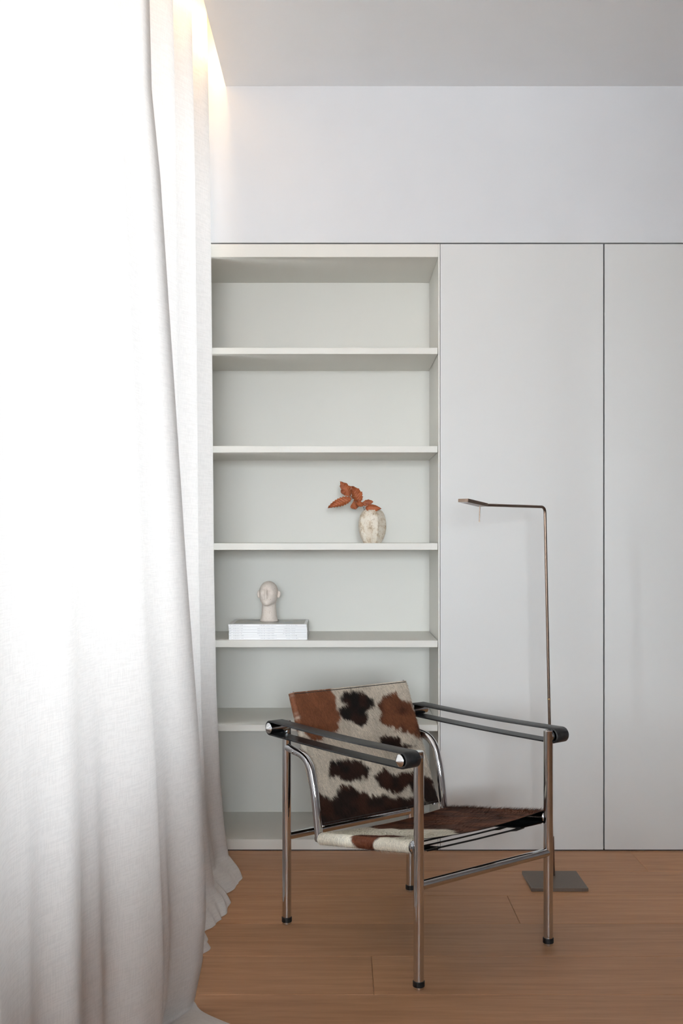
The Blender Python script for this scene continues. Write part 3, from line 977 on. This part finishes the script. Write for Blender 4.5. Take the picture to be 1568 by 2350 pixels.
# ------------------------------------------------------------------ magazines on the fourth shelf
ZS4 = zpx(1470)
def mag_mat(name, seed, cover):
    m, n, l, out = new_mat(name)
    p = n.new('ShaderNodeBsdfPrincipled')
    tcn = n.new('ShaderNodeTexCoord')
    sp = n.new('ShaderNodeSeparateXYZ')
    l.new(tcn.outputs['Object'], sp.inputs[0])
    geo = n.new('ShaderNodeNewGeometry')
    gs = n.new('ShaderNodeSeparateXYZ')
    # object normal via texcoord
    l.new(tcn.outputs['Normal'], gs.inputs[0])
    def mth(op, a, b=None, c=None):
        q = n.new('ShaderNodeMath'); q.operation = op
        for i, vv in enumerate((a, b, c)):
            if vv is None: continue
            if isinstance(vv, (int, float)): q.inputs[i].default_value = vv
            else: l.new(vv, q.inputs[i])
        return q.outputs[0]
    def band(v, lo, hi):
        return mth('MULTIPLY', mth('GREATER_THAN', v, lo), mth('LESS_THAN', v, hi))
    x, y, z = sp.outputs[0], sp.outputs[1], sp.outputs[2]
    oi = n.new('ShaderNodeObjectInfo')
    x = mth('ADD', x, mth('MULTIPLY', oi.outputs['Random'], 0.014))
    # rows of tiny grey type on the spine: three runs
    runs = mth('ADD', mth('ADD', band(x, 0.006, 0.060), band(x, 0.112, 0.176)), band(x, 0.206, 0.248))
    runs = mth('MULTIPLY', runs, band(z, 0.0036, 0.0060))
    spine = mth('LESS_THAN', gs.outputs[1], -0.5)
    nz = noise(n, l, (1, 0, 0.25), 520.0, 1)
    gly = mth('GREATER_THAN', nz, 0.47)
    ink = mth('MULTIPLY', mth('MULTIPLY', runs, spine), gly)
    mxx = n.new('ShaderNodeMix'); mxx.data_type = 'RGBA'
    mxx.inputs[6].default_value = (0.86, 0.86, 0.87, 1)
    mxx.inputs[7].default_value = (0.60, 0.60, 0.63, 1)
    l.new(ink, mxx.inputs[0])
    res = mxx.outputs[2]
    if cover:
        top = mth('GREATER_THAN', gs.outputs[2], 0.5)
        area = mth('MULTIPLY', mth('MULTIPLY', band(x, 0.016, 0.270), band(y, 0.012, 0.225)), top)
        pic = ramp(n, l, noise(n, l, (1, 0.6, 1), 11.0, 3), [(0.30, (0.30, 0.36, 0.42)), (0.45, (0.44, 0.45, 0.43)), (0.55, (0.50, 0.48, 0.42)), (0.7, (0.62, 0.64, 0.66))])
        m3 = n.new('ShaderNodeMix'); m3.data_type = 'RGBA'
        l.new(area, m3.inputs[0]); l.new(res, m3.inputs[6]); l.new(pic, m3.inputs[7])
        res = m3.outputs[2]
    l.new(res, p.inputs['Base Color'])
    p.inputs['Roughness'].default_value = 0.35
    l.new(p.outputs[0], out.inputs[0])
    return m
M_MAG = mag_mat('magazine_paper', 1, False)
M_MAGT = mag_mat('magazine_cover', 2, True)
M_PAGES = simple('page_edges', (0.78, 0.77, 0.74), 0.8, var=0.06, nscale=300)
mz = ZS4
hts = [0.0090, 0.0068, 0.0092, 0.0086, 0.0112, 0.0082]
ordn = ['lowest white magazine in the stack on the fourth shelf', 'second white magazine from the bottom of the shelf stack',
        'third white magazine from the bottom of the shelf stack', 'third white magazine from the top of the shelf stack',
        'thick white magazine just under the top one of the stack', 'top white magazine of the stack with grey cover picture under the head']
for i, hgt in enumerate(hts):
    dx = [0.001, 0.0006, 0.0003, 0.0008, 0.0, -0.001][i]
    mg = empty('magazine', (-0.402 + dx, 3.866 + [0.0, 0.0022, 0.0008, 0.0026, 0.0010, 0.0][i], mz))
    tag(mg, ordn[i], 'magazine', 'stacked white magazines')
    Wm, Dm = 0.279, 0.245
    boxes('cover', [(0, Wm, 0, Dm, 0.0, 0.0007), (0, Wm, 0, Dm, hgt - 0.0008, hgt - 0.0001), (0, Wm, 0, 0.0008, 0.0007, hgt - 0.0008)],
          M_MAGT if i == 5 else M_MAG, mg)
    boxes('pages', [(0.0008, Wm - 0.0008, 0.0008, Dm - 0.001, 0.0007, hgt - 0.0008)], M_PAGES, mg)
    mz += hgt + 0.0003

# ------------------------------------------------------------------ clay head
def ell(p, c, r):
    q = (p - np.array(c)) / np.array(r)
    k = np.linalg.norm(q, axis=-1)
    return (k - 1.0) * min(r)
def smin(a, b, k):
    h = np.clip(0.5 + 0.5 * (b - a) / k, 0, 1)
    return b * (1 - h) + a * h - k * h * (1 - h)
def head_sdf(p):
    x, y, z = p[..., 0], p[..., 1], p[..., 2]
    # neck: radius varies with height
    rn = np.interp(z, [-0.01, 0.0, 0.02, 0.05, 0.08, 0.12], [0.0345, 0.0335, 0.0285, 0.0258, 0.0250, 0.024])
    d = np.maximum(np.hypot(x, (y - 0.002) * 0.95) - rn, np.maximum(-z, z - 0.11))
    hd = ell(p, (0, -0.004, 0.108), (0.0345, 0.041, 0.0405))
    jaw = ell(p, (0, -0.014, 0.082), (0.026, 0.029, 0.024))
    hd = smin(hd, jaw, 0.016)
    d = smin(d, hd, 0.006)
    # nose, brow
    nose = ell(p, (0, -0.0465, 0.101), (0.0056, 0.0100, 0.0185))
    d = smin(d, nose, 0.005)
    lips = ell(p, (0, -0.0425, 0.0815), (0.0085, 0.0045, 0.0022))
    d = smin(d, lips, 0.003)
    chin = ell(p, (0, -0.037, 0.069), (0.011, 0.009, 0.008))
    d = smin(d, chin, 0.010)
    # hollows for the eyes
    for sg in (-1, 1):
        e = ell(p, (sg * 0.0150, -0.0475, 0.1065), (0.0100, 0.0105, 0.0085))
        d = -smin(-d, e, 0.006)
    return d
nth, nph = 120, 160
cen = np.array([0, -0.002, 0.074])
th = np.linspace(0.001, math.pi - 0.001, nth)
phv = np.linspace(0, 2 * math.pi, nph, endpoint=False)
TH, PH = np.meshgrid(th, phv, indexing='ij')
dirs = np.stack([np.sin(TH) * np.cos(PH), np.sin(TH) * np.sin(PH), np.cos(TH)], -1)
rr = np.zeros(TH.shape)
act = np.ones(TH.shape, bool)
for _ in range(500):                       # short marching steps outwards from inside
    dd = head_sdf(cen + dirs * rr[..., None])
    act &= dd < 0
    rr = np.where(act, rr + np.clip(-dd * 0.5, 0.00006, 0.002), rr)
Ph = cen + dirs * rr[..., None]
Ph += 0.00035 * (vnoise(PH * 14, TH * 18) + vnoise(PH * 33, TH * 40))[..., None] * dirs
Ph[..., 2] = np.maximum(Ph[..., 2], 0.0)
m, n, l, out = new_mat('speckled_clay')
p = n.new('ShaderNodeBsdfPrincipled')
f = noise(n, l, sc=260.0, detail=1)
l.new(ramp(n, l, f, [(0.22, (0.30, 0.21, 0.16)), (0.29, (0.83, 0.735, 0.665)), (0.7, (0.89, 0.80, 0.73))]), p.inputs['Base Color'])
p.inputs['Roughness'].default_value = 0.85
l.new(bump(n, l, noise(n, l, sc=400.0, detail=3), 0.4, 0.0008), p.inputs['Normal'])
l.new(p.outputs[0], out.inputs[0])
M_CLAY = m
hd = obj('head_sculpture', Ph.reshape(-1, 3), grid_faces(nth, nph, closed=True), M_CLAY, None, smooth=True)
hd.location = ((617.5 - 784) * 4.0 / 2490, 4.0, mz)
hd.rotation_euler = (0, 0, math.radians(-9))
tag(hd, 'pale speckled clay head on a long neck standing on the magazines', 'sculpture')
for sg in (-1, 1):
    nu_, nv_ = 18, 24
    V = []
    for i in range(nu_):
        a = math.pi * i / (nu_ - 1)
        for j in range(nv_):
            b = 2 * math.pi * j / nv_
            px_, py_, pz_ = math.sin(a) * math.cos(b), math.sin(a) * math.sin(b), math.cos(a)
            dent = 1 - 0.35 * max(0, -py_) * (1 - pz_ * pz_)
            V.append((sg * 0.0375 + 0.0068 * px_ * 1.0, -0.001 + 0.0070 * py_ * dent, 0.0995 + 0.0135 * pz_ + 0.002 * px_ * sg))
    obj('ear', V, grid_faces(nu_, nv_, closed=True), M_CLAY, hd, smooth=True)

# ------------------------------------------------------------------ stone vase
ZS3 = zpx(1246.5)
VY = 4.0
vx = (855 - 784) * VY / 2490
vase_r = [(0.0, 0.0335), (0.004, 0.0355), (0.02, 0.0440), (0.04, 0.0500), (0.06, 0.0525), (0.08, 0.0518), (0.10, 0.0468), (0.113, 0.0405), (0.1190, 0.0350), (0.1215, 0.0318)]
NSD = 9
random.seed(12)
jit = [random.uniform(-0.03, 0.03) for _ in range(NSD)]
angs = [2 * math.pi * (k + random.uniform(-0.12, 0.12)) / NSD + 0.25 for k in range(NSD)]
SUB = 5
def vase_ring(r, z, soft=1.0):
    R = []
    for k in range(NSD):
        a0, a1 = angs[k], angs[(k + 1) % NSD] + (2 * math.pi if k == NSD - 1 else 0)
        c0 = np.array([math.cos(a0), math.sin(a0)]) * (1 + jit[k]); c1 = np.array([math.cos(a1), math.sin(a1)]) * (1 + jit[(k + 1) % NSD])
        for q in range(SUB):
            t = q / SUB
            chord = c0 * (1 - t) + c1 * t
            am = a0 * (1 - t) + a1 * t
            circ = np.array([math.cos(am), math.sin(am)])
            pnt = (chord * soft + circ * (1 - soft)) * r
            R.append((pnt[0], pnt[1], z))
    return R
rz = np.interp
zs = list(np.linspace(0, 0.1215, 26))
V = []
cnt = 0
for z in zs:
    r = float(np.interp(z, [q[0] for q in vase_r], [q[1] for q in vase_r]))
    V += vase_ring(r * 1.01, z, 0.72)
nr = NSD * SUB
inner = [(0.1215, 0.0265), (0.112, 0.0270), (0.09, 0.036), (0.05, 0.040), (0.012, 0.028), (0.010, 0.001)]
for z, r in inner:
    V += vase_ring(r, z, 0.3)
F = grid_faces(len(zs) + len(inner), nr, closed=True)
F.append(tuple(reversed(range(nr))))
m, n, l, out = new_mat('cream_travertine')
p = n.new('ShaderNodeBsdfPrincipled')
f1 = noise(n, l, (1, 1, 0.8), 55.0, 5, 0.65, dist=0.5)
f2 = noise(n, l, (1, 1, 1), 150.0, 3, 0.6)
c1 = ramp(n, l, f1, [(0.28, (0.40, 0.28, 0.17)), (0.40, (0.64, 0.53, 0.40)), (0.50, (0.78, 0.70, 0.59)), (0.75, (0.86, 0.81, 0.72))])
c2 = ramp(n, l, f2, [(0.30, (0.55, 0.45, 0.36)), (0.42, (1, 1, 1))])
mx = n.new('ShaderNodeMix'); mx.data_type = 'RGBA'; mx.blend_type = 'MULTIPLY'; mx.inputs[0].default_value = 0.7
l.new(c1, mx.inputs[6]); l.new(c2, mx.inputs[7])
l.new(mx.outputs[2], p.inputs['Base Color'])
p.inputs['Roughness'].default_value = 0.6
l.new(bump(n, l, f2, 0.35, 0.001), p.inputs['Normal'])
l.new(p.outputs[0], out.inputs[0])
M_STONE = m
vase = obj('stone_vase', V, F, M_STONE, None, loc=(vx, VY, ZS3))
sharp_smooth(vase, 17)
tag(vase, 'small faceted cream stone vase on the third shelf holding rust leaves', 'vase')

# ------------------------------------------------------------------ branch of dried beech leaves
m, n, l, out = new_mat('rust_dried_leaf')
p = n.new('ShaderNodeBsdfPrincipled')
f1 = noise(n, l, sc=60.0, detail=4)
l.new(ramp(n, l, f1, [(0.3, (0.33, 0.085, 0.030)), (0.55, (0.45, 0.130, 0.045)), (0.8, (0.52, 0.18, 0.075))]), p.inputs['Base Color'])
p.inputs['Roughness'].default_value = 0.5
l.new(p.outputs[0], out.inputs[0])
M_LEAF = m
M_TWIG = simple('dark_twig', (0.09, 0.08, 0.085), 0.6)
SCL = VY / 2490
def lp(zx, zy, dy=0.0):
    """zoomed drawing units to branch space (x, depth, height), vase foot = origin"""
    px = 730 + zx * 180 / 1568.0; py = 1090 + zy * 180 / 1568.0
    yy = VY + dy
    return Vector(((px - 784) * yy / 2490 - vx, dy, H - (py - 1235) * yy / 2490 - ZS3))
br = empty('leaf_branch', (vx, VY, ZS3))
tag(br, 'twig of rust-red dried beech leaves standing in the stone vase', 'dried branch')
def leaf(b, t, wid, wave=0.10, curl=0.15, shape=0.42, roll=0.0, pleats=8, jag=0.0, seed=0):
    r_ = random.Random(seed)
    nu_, nv_ = 40, 13
    ax = t - b
    L_ = ax.length
    ax = ax.normalized()
    view = Vector((0, -1, 0.1)).normalized()
    sd_ = ax.cross(view).normalized()
    sd_ = (Matrix.Rotation(roll, 3, ax) @ sd_).normalized()
    nm = sd_.cross(ax).normalized()
    V = []
    for i in range(nu_):
        f = i / (nu_ - 1)
        a = (f ** (math.log(0.5) / math.log(shape)))
        wv = wid * 0.5 * max(0.0, math.sin(math.pi * min(1, a))) ** 0.80
        for j in range(nv_):
            g = -1 + 2 * j / (nv_ - 1)
            jg = 1 + jag * math.sin(f * 23 + seed + (1.7 if g > 0 else 0)) * abs(g)
            off = sd_ * (g * wv * jg)
            pl = wave * wid * 0.10 * math.sin(2 * math.pi * (f * pleats - abs(g) * 1.3)) * (0.3 + abs(g))
            cv = curl * wid * (g * g) - 0.35 * curl * L_ * (f - 0.5) ** 2
            V.append(b + ax * (f * L_) + off + nm * (pl + cv))
    V = [tuple(q) for q in V]
    return obj('leaf', V, grid_faces(nu_, nv_), M_LEAF, br, smooth=True)
z1 = 180 / 1568.0 * SCL
LV = [  # base, tip, width(zoom), depth base, depth tip, opts
    ((668, 480), (198, 662), 190, -0.005, -0.030, dict(wave=0.9, curl=0.25, shape=0.40, roll=0.35, pleats=9, seed=1)),
    ((640, 420), (440, 125), 205, -0.003, 0.010, dict(wave=0.8, curl=-0.3, shape=0.45, roll=-0.2, jag=0.12, seed=2)),
    ((820, 545), (655, 225), 235, 0.000, -0.012, dict(wave=0.6, curl=0.35, shape=0.42, roll=0.3, jag=0.10, seed=3)),
    ((730, 385), (890, 442), 100, 0.004, 0.016, dict(wave=0.5, curl=0.3, shape=0.5, roll=0.5, seed=4)),
    ((735, 490), (760, 690), 185, 0.004, 0.010, dict(wave=0.5, curl=-0.3, shape=0.70, roll=-0.3, seed=5)),
    ((910, 605), (735, 555), 105, -0.006, -0.018, dict(wave=0.6, curl=0.25, shape=0.45, seed=6)),
    ((880, 560), (1105, 535), 110, 0.006, 0.014, dict(wave=0.4, curl=0.2, shape=0.5, roll=0.1, jag=0.08, seed=7)),
    ((955, 655), (1275, 672), 150, -0.020, -0.034, dict(wave=0.5, curl=0.35, shape=0.40, roll=0.15, seed=8)),
    ((890, 575), (985, 600), 70, 0.0, 0.004, dict(wave=0.4, curl=0.2, shape=0.5, seed=9)),
    ((560, 330), (455, 350), 95, 0.0, 0.0, dict(wave=0.6, curl=0.2, shape=0.55, jag=0.1, seed=10)),
]
for (b_, t_, w_, db, dt, o_) in LV:
    leaf(lp(b_[0], b_[1], db), lp(t_[0], t_[1], dt), w_ * z1, **o_)
def twig(pts, r):
    tube('twig', fillet([lp(*q) for q in pts], 0.004, 3), r, M_TWIG, br, 8)
twig([(1000, 1200, 0.0), (930, 760, 0.0), (918, 660, 0.0), (850, 540, 0.0), (790, 480, 0.0), (640, 420, 0.0)], 0.0008)
twig([(918, 665, 0.0), (935, 620, 0.002), (890, 575, 0.003)], 0.0006)
twig([(925, 700, 0.0), (960, 660, -0.005), (980, 675, -0.008)], 0.0006)
twig([(790, 480, 0.0), (720, 470, -0.003), (668, 480, -0.005)], 0.0006)
